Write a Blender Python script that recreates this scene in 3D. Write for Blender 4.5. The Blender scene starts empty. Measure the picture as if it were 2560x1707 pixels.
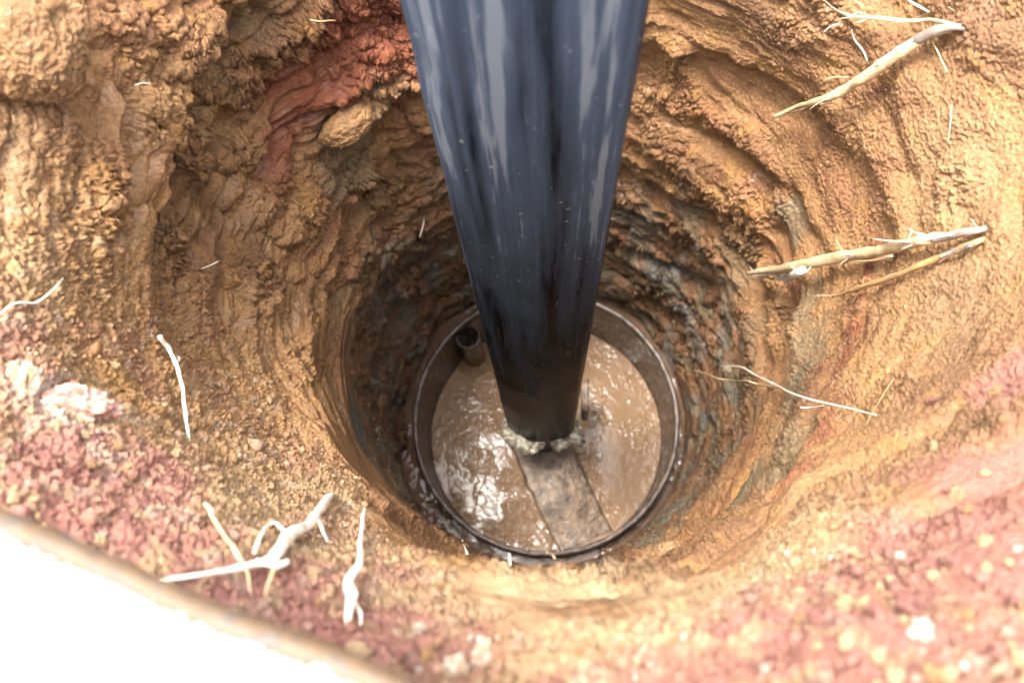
import bpy, bmesh, math, random
import numpy as np
from mathutils import Vector, Matrix

random.seed(7); rng = np.random.default_rng(7)
S = bpy.context.scene
COL = S.collection
R = math.radians

# ------------------------------------------------------------------ camera
W0, H0, FPX = 2560.0, 1707.0, 2489.0          # photograph size, focal length in its pixels
CAM_Z = 0.55
nad = np.array([88.0, -599.0, -FPX]); nad /= np.linalg.norm(nad)      # straight down, in camera axes
Zc = -nad
Xc = np.array([1.0, 0, 0]) - Zc * Zc[0]; Xc /= np.linalg.norm(Xc)
Yc = np.cross(Zc, Xc)
RW = np.array([Xc, Yc, Zc])                    # camera axes -> world axes
CAM = np.array([0, 0, CAM_Z])
cd = bpy.data.cameras.new('camera'); co = bpy.data.objects.new('camera', cd); COL.objects.link(co)
cd.sensor_width = 36; cd.lens = 36 * FPX / W0; cd.clip_start = 0.01; cd.clip_end = 2000
m = Matrix(RW.tolist()).to_4x4(); m.translation = Vector(CAM); co.matrix_world = m
cd.dof.use_dof = True; cd.dof.focus_distance = 1.15; cd.dof.aperture_fstop = 35.0 / 5.7
S.camera = co

def ray(px, py):
    d = RW @ np.array([(px - W0/2), -(py - H0/2), -FPX]); return d / np.linalg.norm(d)
def at_depth(px, py, depth):                   # point seen at a pixel of the photograph, depth metres below the camera
    d = ray(px, py); return CAM + d * (depth / -d[2])
def project(P):
    c = (P - CAM) @ RW
    return W0/2 + c[..., 0] / -c[..., 2] * FPX, H0/2 - c[..., 1] / -c[..., 2] * FPX, -c[..., 2]

# ------------------------------------------------------------------ light
SUN_EL, SUN_AZ = R(78.8), R(154)                 # azimuth measured from +X, counter-clockwise
w = bpy.data.worlds.new('World'); S.world = w; w.use_nodes = True
nt = w.node_tree; bg = nt.nodes['Background']
sky = nt.nodes.new('ShaderNodeTexSky'); sky.sky_type = 'NISHITA'; sky.sun_disc = False
sky.sun_elevation = SUN_EL; sky.sun_rotation = math.pi/2 - SUN_AZ
sky.air_density = 1.0; sky.dust_density = 4.0; sky.ozone_density = 1.0
hs = nt.nodes.new('ShaderNodeHueSaturation'); hs.inputs['Saturation'].default_value = 0.4
nt.links.new(sky.outputs[0], hs.inputs['Color']); nt.links.new(hs.outputs[0], bg.inputs[0])
bg.inputs[1].default_value = 0.15
sl = bpy.data.lights.new('sun', 'SUN'); sl.energy = 0.8; sl.angle = R(11); sl.color = (1, .95, .88)
so = bpy.data.objects.new('sun', sl); COL.objects.link(so)
sd = Vector((math.cos(SUN_EL)*math.cos(SUN_AZ), math.cos(SUN_EL)*math.sin(SUN_AZ), math.sin(SUN_EL)))
so.rotation_euler = sd.to_track_quat('Z', 'Y').to_euler()
S.view_settings.view_transform = 'Standard'; S.view_settings.look = 'None'
S.view_settings.gamma = 1; S.view_settings.use_curve_mapping = False
S.view_settings.exposure = 3.15
try:
    S.cycles.max_bounces = 8; S.cycles.diffuse_bounces = 5
except Exception: pass

# ------------------------------------------------------------------ noise
_perm = rng.permutation(256).astype(np.int32); _perm = np.concatenate([_perm, _perm, _perm])
_g = rng.normal(size=(256, 3)).astype(np.float32); _g /= np.linalg.norm(_g, axis=1)[:, None]
def perlin(x, y, z):
    x = np.asarray(x, np.float32); y = np.asarray(y, np.float32); z = np.asarray(z, np.float32)
    xi, yi, zi = np.floor(x), np.floor(y), np.floor(z)
    fx, fy, fz = x - xi, y - yi, z - zi
    xi = xi.astype(np.int32) & 255; yi = yi.astype(np.int32) & 255; zi = zi.astype(np.int32) & 255
    u = fx*fx*fx*(fx*(fx*6-15)+10); v = fy*fy*fy*(fy*(fy*6-15)+10); t = fz*fz*fz*(fz*(fz*6-15)+10)
    out = None
    def c(dx, dy, dz):
        g = _g[_perm[_perm[_perm[xi+dx] + yi+dy] + zi+dz] & 255]
        return g[..., 0]*(fx-dx) + g[..., 1]*(fy-dy) + g[..., 2]*(fz-dz)
    a = c(0,0,0); a += u*(c(1,0,0)-a); b = c(0,1,0); b += u*(c(1,1,0)-b); a += v*(b-a)
    e = c(0,0,1); e += u*(c(1,0,1)-e); b = c(0,1,1); b += u*(c(1,1,1)-b); e += v*(b-e)
    return (a + t*(e-a)) * 1.5
def pn(P, f, off=0.0): return perlin(P[..., 0]*f+off, P[..., 1]*f+off*1.7, P[..., 2]*f-off)
def sstep(a, b, x):
    t = np.clip((x-a)/(b-a), 0, 1); return t*t*(3-2*t)

# ------------------------------------------------------------------ materials
class MatB:
    def __init__(s, name):
        s.m = bpy.data.materials.new(name); s.m.use_nodes = True; s.t = s.m.node_tree
        s.p = s.t.nodes['Principled BSDF']
    def n(s, k, **kw):
        o = s.t.nodes.new('ShaderNode' + k)
        for a, b in kw.items(): setattr(o, a, b)
        return o
    def l(s, a, b): s.t.links.new(a, b)
    def noise(s, vec, scale, detail=3, rough=.55, dist=0):
        o = s.n('TexNoise'); o.inputs['Scale'].default_value = scale; o.inputs['Detail'].default_value = detail
        o.inputs['Roughness'].default_value = rough; o.inputs['Distortion'].default_value = dist
        if vec is not None: s.l(vec, o.inputs['Vector'])
        return o.outputs['Fac']
    def ramp(s, fac, stops):
        o = s.n('ValToRGB'); e = o.color_ramp.elements
        while len(e) < len(stops): e.new(.5)
        for k, (p, c) in enumerate(stops):
            e[k].position = p; e[k].color = (c, c, c, 1) if isinstance(c, (int, float)) else (*c, 1)
        s.l(fac, o.inputs[0]); return o.outputs[0]
    def mix(s, fac, a, b, mode='MIX'):
        o = s.n('Mix', data_type='RGBA', blend_type=mode)
        for sock, v in ((o.inputs[0], fac), (o.inputs[6], a), (o.inputs[7], b)):
            if isinstance(v, (int, float)): sock.default_value = v
            elif isinstance(v, tuple): sock.default_value = (*v, 1)
            else: s.l(v, sock)
        return o.outputs[2]
    def math(s, op, a, b=0.0):
        o = s.n('Math', operation=op)
        for sock, v in ((o.inputs[0], a), (o.inputs[1], b)):
            if isinstance(v, (int, float)): sock.default_value = v
            else: s.l(v, sock)
        return o.outputs[0]
    def mapping(s, vec, scale):
        o = s.n('Mapping'); o.inputs['Scale'].default_value = scale; s.l(vec, o.inputs['Vector']); return o.outputs[0]
    def bump(s, h, dist, strength=1.0, prev=None):
        o = s.n('Bump'); o.inputs['Distance'].default_value = dist; o.inputs['Strength'].default_value = strength
        s.l(h, o.inputs['Height'])
        if prev is not None: s.l(prev, o.inputs['Normal'])
        return o.outputs[0]
    def set(s, **kw):
        for k, v in kw.items():
            k = {'col': 'Base Color', 'rough': 'Roughness', 'metal': 'Metallic', 'spec': 'Specular IOR Level', 'nor': 'Normal',
                 'coat': 'Coat Weight', 'coatr': 'Coat Roughness', 'sss': 'Subsurface Weight'}[k]
            if isinstance(v, tuple): s.p.inputs[k].default_value = (*v, 1)
            elif isinstance(v, (int, float)): s.p.inputs[k].default_value = v
            else: s.l(v, s.p.inputs[k])
        return s.m

def soil_mat():
    b = MatB('wet_clay_soil'); g = b.n('NewGeometry').outputs['Position']
    tint = b.n('Attribute', attribute_name='tint').outputs['Color']
    wet = b.n('Attribute', attribute_name='wet').outputs['Fac']
    grain = b.ramp(b.noise(g, 210, 4, .65), [(.3, .72), (.52, 1.0), (.72, 1.3)])
    c = b.mix(1.0, tint, grain, 'MULTIPLY')
    specks = b.ramp(b.noise(g, 330, 2, .6), [(.66, 0.0), (.74, .55)])
    c = b.mix(specks, c, (.50, .34, .20))
    dk = b.ramp(b.noise(g, 260, 3, .6, .5), [(.26, .75), (.36, 0.0)])
    c = b.mix(dk, c, (.10, .055, .03))
    rn = b.ramp(b.noise(g, 60, 4, .6), [(.35, .75), (.6, .38)])
    rough = b.mix(wet, rn, (.22, .22, .22))
    vo = b.n('TexVoronoi'); vo.inputs['Scale'].default_value = 230; b.l(g, vo.inputs['Vector'])
    nb = b.bump(b.noise(g, 190, 6, .78), .007, 1.0)
    nb = b.bump(b.math('MULTIPLY', vo.outputs['Distance'], -1.0), .0025, .7, nb)
    nb = b.bump(b.noise(g, 640, 3, .75), .0022, .8, nb)
    return b.set(col=c, rough=rough, spec=.32, nor=nb, coat=b.math('MULTIPLY', wet, .35), coatr=.1)

def mud_mat(name, col, scale=60, amt=.006):
    b = MatB(name); g = b.n('NewGeometry').outputs['Position']
    n1 = b.noise(g, 9, 4, .6, .4)
    c = b.mix(b.ramp(n1, [(.35, 0.0), (.65, 1.0)]), tuple(x*.88 for x in col), tuple(x*1.1 for x in col))
    nb = b.bump(b.noise(g, scale*2.2, 2, .55, .8), amt*.06, .25)
    return b.set(col=c, rough=.09, spec=.085, nor=nb)

def rod_mat():
    b = MatB('dusty_black_steel'); o = b.n('TexCoord').outputs['Object']
    v1 = b.mapping(o, (70, 70, 1.3)); v2 = b.mapping(o, (240, 240, 3)); v3 = b.mapping(o, (20, 20, 3.0))
    film = b.noise(v1, 1.0, 4, .6, .25); fine = b.noise(v2, 1.0, 4, .7); big = b.noise(v3, 1, 2, .5)
    z = b.n('SeparateXYZ'); b.l(o, z.inputs[0])
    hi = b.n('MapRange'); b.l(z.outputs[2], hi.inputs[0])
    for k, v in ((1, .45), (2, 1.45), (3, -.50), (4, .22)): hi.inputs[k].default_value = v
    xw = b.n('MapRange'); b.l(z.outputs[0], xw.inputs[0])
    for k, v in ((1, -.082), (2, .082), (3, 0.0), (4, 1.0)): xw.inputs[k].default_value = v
    facet_light = b.ramp(b.math('ADD', xw.outputs[0], b.math('MULTIPLY', b.math('SUBTRACT', big, .5), .10)),
                  [(0.0, .46), (.08, .40), (.19, .34), (.24, .30), (.30, .58), (.46, .60), (.53, .30), (.61, .10), (.66, .30), (.72, .50), (.82, .52), (.90, .42), (.94, .02)])  # dust film varied by facet, sky-lit and dim faces painted into its colour
    f = b.math('ADD', b.math('ADD', b.math('MULTIPLY', b.math('SUBTRACT', film, .5), 1.15), facet_light), hi.outputs[0])
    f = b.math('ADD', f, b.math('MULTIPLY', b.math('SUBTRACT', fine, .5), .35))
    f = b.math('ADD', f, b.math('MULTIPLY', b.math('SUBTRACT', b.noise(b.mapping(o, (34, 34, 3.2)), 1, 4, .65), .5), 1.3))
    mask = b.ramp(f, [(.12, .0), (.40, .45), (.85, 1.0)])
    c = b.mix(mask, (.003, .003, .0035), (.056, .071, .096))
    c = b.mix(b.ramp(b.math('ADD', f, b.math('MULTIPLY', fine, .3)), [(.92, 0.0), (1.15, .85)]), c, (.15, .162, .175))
    sc = b.ramp(b.noise(b.mapping(o, (260, 260, 14)), 1, 3, .7), [(.66, 0.0), (.74, .5)])
    c = b.mix(sc, c, (.12, .125, .13))
    dots = b.ramp(b.noise(o, 150, 1, .5), [(.755, 0.0), (.78, .6)])
    c = b.mix(dots, c, (.40, .36, .30))
    dirt = b.n('MapRange'); b.l(z.outputs[2], dirt.inputs[0])
    for k, v in ((1, .0), (2, .10), (3, .5), (4, -.25)): dirt.inputs[k].default_value = v
    dm = b.ramp(b.math('ADD', b.noise(o, 70, 4, .7), dirt.outputs[0]), [(.74, 0.0), (.86, .9)])
    c = b.mix(dm, c, (.16, .11, .085))
    rough = b.ramp(f, [(.2, .24), (.6, .45)])
    return b.set(col=c, rough=rough, spec=.007, nor=b.bump(fine, .0006, .4))

def steel_mat(name, a, bcol, rough=.35, metal=.0, scale=40, coat=.5, spec=.35):
    b = MatB(name); g = b.n('NewGeometry').outputs['Position']
    n = b.noise(g, scale, 5, .65, .3)
    c = b.mix(b.ramp(n, [(.38, 0.0), (.62, 1.0)]), a, bcol)
    return b.set(col=c, rough=b.ramp(b.noise(g, scale*2.5, 3), [(.35, rough*.6), (.65, rough*1.5)]), metal=metal, spec=spec,
                 nor=b.bump(b.noise(g, scale*4, 4, .65), .003, .6), coat=coat, coatr=.08)

def root_mat(name, a, bcol, dirt):
    b = MatB(name); g = b.n('NewGeometry').outputs['Position']
    n = b.noise(g, 90, 4, .65, .4)
    c = b.mix(b.ramp(n, [(.35, 0.0), (.65, 1.0)]), a, bcol)
    c = b.mix(b.ramp(b.noise(g, 32, 3, .6), [(.58, 0.0), (.72, .6)]), c, dirt)
    return b.set(col=c, rough=.55, spec=.4, nor=b.bump(b.noise(g, 400, 3), .0015, .6))

M = dict(soil=soil_mat(),
         mud=mud_mat('brown_mud_water', (.168, .104, .060)),
         slurry=mud_mat('brown_slurry', (.11, .066, .042), 80),
         rod=rod_mat(),
         shell=steel_mat('muddy_dark_steel', (.020, .014, .010), (.058, .036, .024), .34, 0, 40, .15),
         rim=steel_mat('wet_rim_steel', (.035, .028, .024), (.12, .085, .062), .34, .1, 55, .12),
         beam=steel_mat('mud_smeared_steel', (.07, .046, .030), (.175, .118, .076), .36, 0, 34, 0, .3),
         collar=steel_mat('wet_pale_metal', (.10, .078, .05), (.50, .45, .36), .20, .45, 120, .3),
         root=root_mat('pale_root_bark', (.46, .31, .15), (.62, .48, .29), (.30, .18, .085)),
         root_brown=root_mat('ochre_root_bark', (.36, .21, .085), (.45, .28, .12), (.24, .14, .07)),
         root_white=root_mat('white_root_skin', (.70, .59, .45), (.84, .77, .66), (.42, .27, .15)),
         root_grey=root_mat('grey_root_bark', (.17, .135, .11), (.28, .225, .18), (.2, .13, .08)))

# ------------------------------------------------------------------ object helpers
def tag(o, label=None, cat=None, group=None, kind=None):
    if label: o['label'] = label
    if cat: o['category'] = cat
    if group: o['group'] = group
    if kind: o['kind'] = kind
    return o
def empty(name, loc):
    o = bpy.data.objects.new(name, None); o.location = loc; o.empty_display_size = .05; COL.objects.link(o); return o
def link(name, me, mat, parent=None, smooth=True):
    if mat is not None: me.materials.append(mat)
    if smooth: me.polygons.foreach_set('use_smooth', [True]*len(me.polygons))
    o = bpy.data.objects.new(name, me); COL.objects.link(o)
    if parent is not None:
        o.parent = parent
        o.matrix_parent_inverse = Matrix.Translation(-Vector(parent.location)) if parent.type == 'EMPTY' else Matrix.Identity(4)
    return o
def grid_mesh(name, P, wrap=False):            # P: (rows, cols, 3); wrap joins the last column to the first
    nr, nc = P.shape[:2]
    me = bpy.data.meshes.new(name); me.vertices.add(nr*nc); me.vertices.foreach_set('co', P.reshape(-1).astype(np.float32))
    i = np.arange(nr-1)[:, None]; j = np.arange(nc if wrap else nc-1)[None, :]; j2 = (j+1) % nc
    q = np.stack([i*nc+j, i*nc+j2, (i+1)*nc+j2, (i+1)*nc+j], -1).reshape(-1, 4).astype(np.int32)
    n = len(q); me.loops.add(n*4); me.loops.foreach_set('vertex_index', q.reshape(-1))
    me.polygons.add(n); me.polygons.foreach_set('loop_start', np.arange(0, n*4, 4, dtype=np.int32))
    me.update(calc_edges=True); me.validate(); return me
def py_mesh(name, verts, faces):
    me = bpy.data.meshes.new(name); me.from_pydata([tuple(map(float, v)) for v in verts], [], faces); me.update(); return me

# ------------------------------------------------------------------ the pit: profile of the soil round the axis of the hole
RIM_D = 2.20                                    # bucket rim, metres below the camera
axis = at_depth(1364, 1048, RIM_D)[:2]; AX, AY = axis
RIM_Z = CAM_Z - RIM_D
# per key angle (0 right, 90 far, 180 left, 270 near): (radius, depth below camera) from the shaft bottom up to the open ground
KEY = {
   0: [(.345,2.7), (.345,2.2), (.362,1.75), (.350,1.40), (.352,1.25), (.392,1.08), (.43,.90), (.52,.74), (.70,.60), (1.1,.52)],
  45: [(.345,2.7), (.345,2.2), (.365,1.80), (.370,1.50), (.385,1.28), (.41,1.08), (.46,.88), (.53,.72), (.70,.60), (1.1,.55)],
  90: [(.365,2.7), (.365,2.2), (.365,1.80), (.372,1.50), (.385,1.28), (.41,1.08), (.45,.88), (.53,.70), (.70,.60), (1.1,.55)],
 135: [(.365,2.7), (.365,2.2), (.365,1.80), (.368,1.55), (.390,1.32), (.43,1.12), (.48,.92), (.55,.74), (.70,.60), (1.1,.55)],
 180: [(.365,2.7), (.365,2.2), (.362,1.80), (.345,1.55), (.352,1.38), (.405,1.20), (.45,1.00), (.50,.80), (.64,.62), (1.1,.52)],
 225: [(.365,2.7), (.365,2.2), (.350,1.75), (.325,1.42), (.322,1.25), (.365,1.00), (.40,.78), (.47,.57), (.62,.46), (1.1,.42)],
 270: [(.36,2.7), (.36,2.2), (.366,1.60), (.378,1.05), (.386,.57), (.402,.48), (.435,.425), (.49,.39), (.62,.39), (1.1,.41)],
 315: [(.345,2.7), (.345,2.2), (.360,1.65), (.345,1.20), (.342,1.00), (.378,.80), (.425,.62), (.51,.50), (.66,.44), (1.1,.43)],
}
NT, NP = 2400, 1250
def build_base(nt, npr):
    th = np.arange(nt) / nt * 2*np.pi
    keys = np.array([KEY[k] for k in sorted(KEY)])            # 8 x 10 x 2
    nk = len(keys); F = np.fft.rfft(keys, axis=0)              # periodic trigonometric interpolation, highest terms damped
    damp = np.array([1, 1, .95, .8, .3])[:, None, None]; F = F * damp / nk
    cp = F[0].real[None] + sum((2 if k < nk/2 else 1) * (F[k].real[None]*np.cos(k*th)[:, None, None] - F[k].imag[None]*np.sin(k*th)[:, None, None]) for k in range(1, nk//2+1))
    n = cp.shape[1]
    # Catmull-Rom along the profile; samples spread by length
    seg = np.array([.5, .45, .35, .2, .22, .22, .25, .25, .40]); seg = seg * np.array([.25, .8, 1, 1.1, 1.2, 1.2, 1, .8, .5])
    cum = np.concatenate([[0], np.cumsum(seg)]); s = np.linspace(0, cum[-1], npr)
    k = np.clip(np.searchsorted(cum, s, 'right')-1, 0, n-2); f = ((s-cum[k])/seg[k])[:, None, None]
    c = cp.transpose(1, 0, 2)
    p0, p1, p2, p3 = c[np.maximum(k-1, 0)], c[k], c[k+1], c[np.minimum(k+2, n-1)]
    v = .5*((2*p1) + (p2-p0)*f + (2*p0-5*p1+4*p2-p3)*f*f + (3*p1-p0-3*p2+p3)*f**3)
    r, z = v[..., 0], CAM_Z - v[..., 1]
    P = np.stack([AX + r*np.cos(th)[None], AY + r*np.sin(th)[None], z], -1)
    return P, th, r
P, TH, RR = build_base(NT, NP)
def grid_normals(P):
    dt = np.roll(P, -1, 1) - np.roll(P, 1, 1); ds = np.gradient(P, axis=0)
    n = np.cross(ds, dt); n /= np.linalg.norm(n, axis=-1, keepdims=True) + 1e-12
    return n
NRM = grid_normals(P)
if NRM[NP//3, 0, 0] > 0: NRM = -NRM             # towards the open hole
Z = P[..., 2]; DEP = CAM_Z - Z
ct, st = np.cos(TH)[None]*np.ones_like(Z), np.sin(TH)[None]*np.ones_like(Z)
deg = np.degrees(TH)[None]*np.ones_like(Z)
near = np.clip(-st, 0, 1)                        # 1 towards the photographer
lipd = np.interp(np.degrees(TH), [0,45,90,135,180,225,270,315,360], [1.25,1.0,.9,1.0,1.38,1.25,.60,1.02,1.25])[None]
topmask = sstep(.0, .16, lipd - DEP) * sstep(-.15, .5, -st)
_rt = np.clip(1.25*np.exp(-((np.abs((np.degrees(TH)[None] - 338 + 180) % 360 - 180))/38)**4), 0, 1)
topmask = topmask * (1 - _rt*(1 - sstep(.44, .56, RR)))
del _rt
topmask = topmask      # loose crumbly ground on the near side
wall = 1 - topmask
def angdist(a): return np.abs((deg - a + 180) % 360 - 180)

warp = .05*pn(P, 3.1, 3) + .022*pn(P, 9, 11)
q = Z + .055*TH[None]/(2*np.pi)*0 + .035*np.sin(TH[None]*1 + .6) + warp
n1 = perlin(ct*1.5+5, st*1.5, q*13)
n2 = perlin(ct*3.2, st*3.2+9, q*30+4)
n3 = perlin(ct*7+3, st*7, q*75)
rid = (1-np.abs(n1)*2.2)
rid2 = 1-np.abs(n2)*2.2
deepsh = sstep(1.35, 1.7, DEP)                   # lower shaft
chunky = np.exp(-(angdist(140)/48)**2) * sstep(1.75, 1.35, DEP)*sstep(.6, .8, DEP)
smooth_r = np.exp(-(angdist(2)/58)**4) * sstep(1.45, 1.15, DEP)   # scraped, smoother side
h = wall*(1-.72*smooth_r)*(.022*n1 + .009*rid + .010*n2 + .005*rid2 + .0030*n3)
h += .018*pn(P, 5, 21)
# blocky clumps torn out of the wall
bw = P + .012*np.stack([pn(P, 26, 1), pn(P, 26, 2), pn(P, 26, 5)], -1)
c1 = np.abs(pn(bw, 17, 31)); leftw = np.exp(-(angdist(160)/62)**4)*sstep(1.8, 1.5, DEP)
h += wall*leftw*(.0075*(1-2*np.abs(perlin(ct*2.0+3, st*2.0, q*46))) + .004*(1-2*np.abs(perlin(ct*3.4, st*3.4+5, q*105))))
h += wall*(chunky*.022 + .008)*(np.minimum(c1, .45)-.2)*1.4
cm = sstep(-.22, .16, perlin(ct*4+7, st*4, q*11) - .02 - .20*smooth_r + .14*chunky)     # crumbly against smeared
cm = np.maximum(np.maximum(cm, topmask), np.exp(-(angdist(112)/20)**2)*sstep(1.4, 1.2, DEP))
# lower shaft: dense slanting scrape ridges
dq = Z*1.0 + .10*np.sin(TH[None]*1.0+1.0) + .03*pn(P, 6, 5)
h += deepsh*(.011*(1-np.abs(perlin(ct*3.5, st*3.5, dq*42))*2) + .006*(1-np.abs(perlin(ct*8, st*8, dq*90+3))*2))
# stepped shelf on the left and scraped grooves on the right
stepd = .97 + .05*perlin(ct*2.2, st*2.2, 4+0*Z) + .018*pn(P, 22, 13)
lw = np.exp(-(angdist(172)/34)**4)
h += lw*.055*sstep(.012, -.012, DEP - stepd)*(1-topmask)
for a0, wd, dd, amp, k in ((52, 30, 1.22, .030, .0035), (40, 34, 1.34, .024, .004), (20, 26, 1.12, .016, .003), (120, 26, 1.30, .03, .0025), (150, 40, 1.45, .018, .001)):
    dl = DEP - dd - k*((deg-a0+180) % 360-180)*.6 - .012*pn(P, 14, a0)
    amp *= .52
    h -= amp*np.exp(-(angdist(a0)/wd)**4)*np.exp(-(dl/.028)**2)*(1 if amp < .02 else 1.0)
    h += .5*amp*np.exp(-(angdist(a0)/wd)**4)*np.exp(-((dl+.05)/.022)**2)
fade = sstep(2.7, 2.5, DEP)
P1 = P + NRM*(h*fade)[..., None]
N1 = grid_normals(P1); N1 = N1*np.sign((N1*NRM).sum(-1, keepdims=True)); N1 = N1*.65 + NRM*.35; N1 /= np.linalg.norm(N1, axis=-1, keepdims=True)
bw = P1 + .007*np.stack([pn(P1, 40, 1), pn(P1, 40, 2), pn(P1, 40, 5)], -1)
c2 = np.abs(pn(bw, 34, 41)); c3 = np.abs(pn(bw, 75, 51)); c4 = np.abs(pn(bw, 140, 61)); c5 = np.abs(pn(P1, 250, 65))
h = 0
vary = .5 + .95*sstep(-.3, .35, pn(P1, 8, 141)); vary2 = .55 + .9*sstep(-.3, .3, pn(P1, 13, 143))
h += cm*(1 - (1-vary)*wall)*(.012*(1-.5*topmask)*np.minimum(c2, .45) + .010*(1-.45*topmask)*np.minimum(c3, .45) + .0080*vary2*np.minimum(c4, .4) + .0066*np.minimum(c5, .4))*(1 - .5*smooth_r*wall)*(1+.25*chunky)
h *= 1 - .35*topmask
h += topmask*(.010*np.minimum(np.abs(pn(bw, 24, 71)), .5) + .0045*np.minimum(np.abs(pn(P1, 210, 73)), .4) + .0035*np.minimum(np.abs(pn(P1, 400, 75)), .4) + .0030*pn(P1, 90, 76) + .0022*pn(P1, 190, 77) + .0015*pn(P1, 380, 78) + .008*pn(P1, 12, 81))
h += .0016*pn(P1, 330, 91)*(.35+.65*cm)
sm_ = (1-cm)*wall                                # smeared clay: fine drag marks along the sweep of the tool
h += smooth_r*wall*(.0022*pn(P1, 230, 97) + .0016*pn(P1, 420, 98))
h += sm_*(1-.7*smooth_r)*(.0016*perlin(ct*6, st*6, q*230) + .0026*perlin(ct*4, st*4+8, q*95) + .0012*pn(P1, 120, 95))
Pd = P1 + N1*(h*fade)[..., None]
# no soil inside the sweep of the bucket
rr = np.hypot(Pd[..., 0]-AX, Pd[..., 1]-AY); lim = .318 + .004*n2
k = np.where((rr < lim), lim/np.maximum(rr, 1e-6), 1.0)
Pd[..., 0] = AX + (Pd[..., 0]-AX)*k; Pd[..., 1] = AY + (Pd[..., 1]-AY)*k

# lookup from a pixel of the photograph to the point of the soil seen there
U, V, DD = project(Pd)
def surf(px, py, tol=7):
    mk = (np.abs(U-px) < tol) & (np.abs(V-py) < tol)
    if not mk.any():
        return surf(px, py, tol*2) if tol < 400 else at_depth(px, py, 1.0)
    d = np.where(mk, DD, 9); i = np.unravel_index(np.argmin(d), d.shape); dep = d[i]
    r_ = ray(px, py); f = RW.T @ r_
    return CAM + r_ * (dep / -f[2])

for px, py, rad, amp in ((2478,570,.020,.010), (2424,70,.018,.009), (2488,594,.018,.008), (470,1108,.012,.006), (400,1452,.012,.005), (868,1582,.012,.004)):
    o = surf(px, py); dd_ = np.linalg.norm(Pd-o, axis=-1)/rad; mk = dd_ < 2.2
    if mk.any():
        tc = CAM - Pd[mk]; tc /= np.linalg.norm(tc, axis=-1, keepdims=True)
        Pd[mk] += tc*(amp*np.exp(-dd_[mk]**2)*(1 + .8*pn(Pd[mk], 70, 7)))[:, None]
# ---- earth colours
OCH, OCH2 = np.array([.42, .228, .098]), np.array([.375, .185, .084])
BRN, RED = np.array([.205, .102, .050]), np.array([.30, .098, .048])
OLV, BLU = np.array([.215, .168, .098]), np.array([.15, .155, .135])
PNK, PAL = np.array([.44, .195, .145]), np.array([.52, .345, .185])
WHT, YEL = np.array([.66, .50, .39]), np.array([.43, .230, .070])
T = np.empty(P.shape)
def lerp(T, c, m): return T + (c - T)*np.clip(m, 0, 1)[..., None]
T0 = 0; a = pn(P, 7, 101)*.8 + n2*.5 + pn(P, 25, 103)*.5
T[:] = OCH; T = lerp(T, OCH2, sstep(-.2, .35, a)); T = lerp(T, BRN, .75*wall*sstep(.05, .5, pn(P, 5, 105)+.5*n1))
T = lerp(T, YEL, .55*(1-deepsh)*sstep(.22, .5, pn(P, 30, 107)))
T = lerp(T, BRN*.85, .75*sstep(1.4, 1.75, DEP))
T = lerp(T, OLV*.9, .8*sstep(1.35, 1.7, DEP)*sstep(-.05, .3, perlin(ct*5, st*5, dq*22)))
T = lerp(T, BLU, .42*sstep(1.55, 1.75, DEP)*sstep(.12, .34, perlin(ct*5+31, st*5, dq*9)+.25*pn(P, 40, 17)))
ZONES = [  # pixel in the photograph, radius (m), colour, amount
 (960,70,.075,RED,1.), (880,130,.07,RED,1.), (800,200,.06,RED,.95), (740,280,.05,RED,.9), (700,360,.045,RED,.8), (660,440,.035,RED,.4), (1010,180,.05,RED,.6),
 (960,260,.05,OLV,.9), (880,330,.05,OLV,.5), (860,430,.05,OLV,.6), (620,60,.04,OLV,.4),
 (1960,560,.04,OLV,.8), (1990,760,.045,OLV,.7), (2000,880,.05,OLV,.7), (1980,1000,.05,OLV,.7), (1940,1120,.05,OLV,.7), (1860,1210,.04,OLV,.8), (1850,620,.04,OLV,.4),
 (2170,640,.022,RED,.8), (2150,720,.024,RED,.65), (2130,810,.024,RED,.65), (2100,900,.024,RED,.65), (2070,1000,.024,RED,.65), (2030,1090,.024,RED,.65), (1980,1180,.024,RED,.65),
 (900,1050,.05,BLU,.9), (930,1130,.05,BLU,.6), (960,790,.05,BLU,.5), (1650,690,.05,BLU,.9), (1700,780,.05,BLU,.8), (1750,1050,.05,BLU,.8), (1080,730,.05,BLU,.6),
 (30,850,.05,PNK,.6), (120,1150,.07,PNK,.95), (330,1170,.06,PNK,.9), (60,1250,.06,PNK,.95), (450,1300,.05,PNK,.9), (250,1320,.06,PNK,1.), (550,1480,.05,PNK,1.), (760,1430,.04,PNK,.7), (820,1560,.05,PNK,.95), (1000,1560,.05,PNK,.9), (1000,1420,.03,PNK,.6), (1100,1660,.05,PNK,.7),
 (2520,960,.03,PNK,.8), (2480,1180,.05,PNK,.9), (2300,1330,.05,PNK,.9), (2480,1400,.06,PNK,.95), (2150,1450,.05,PNK,.85), (2000,1560,.05,PNK,.9), (1800,1620,.05,PNK,.8), (2350,1600,.07,PNK,.8), (1620,1700,.05,PNK,.8),
 (1320,1480,.05,PAL,.9), (1480,1430,.05,PAL,.9), (1620,1370,.04,PAL,.8), (1700,1480,.05,PAL,.6), (1200,1520,.04,PAL,.6), (1500,1560,.05,PAL,.7),
 (2420,760,.07,PAL,.15), (2380,420,.07,PAL,.2), (2480,1250,.05,PNK*.8,.7), (2300,1400,.05,PNK*.8,.7), (2050,1580,.05,PNK*.8,.7), (2250,1560,.05,PNK*.85,.6),
 (60,960,.025,WHT,.7), (220,1010,.028,WHT,.9), (140,1030,.02,WHT,.6), (60,430,.06,PAL,.4), (100,680,.05,PAL,.5), (300,960,.04,YEL,.6), (420,1060,.03,YEL,.5)]  # broad white spot on the left slope: soft highlight painted into the soil
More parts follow.
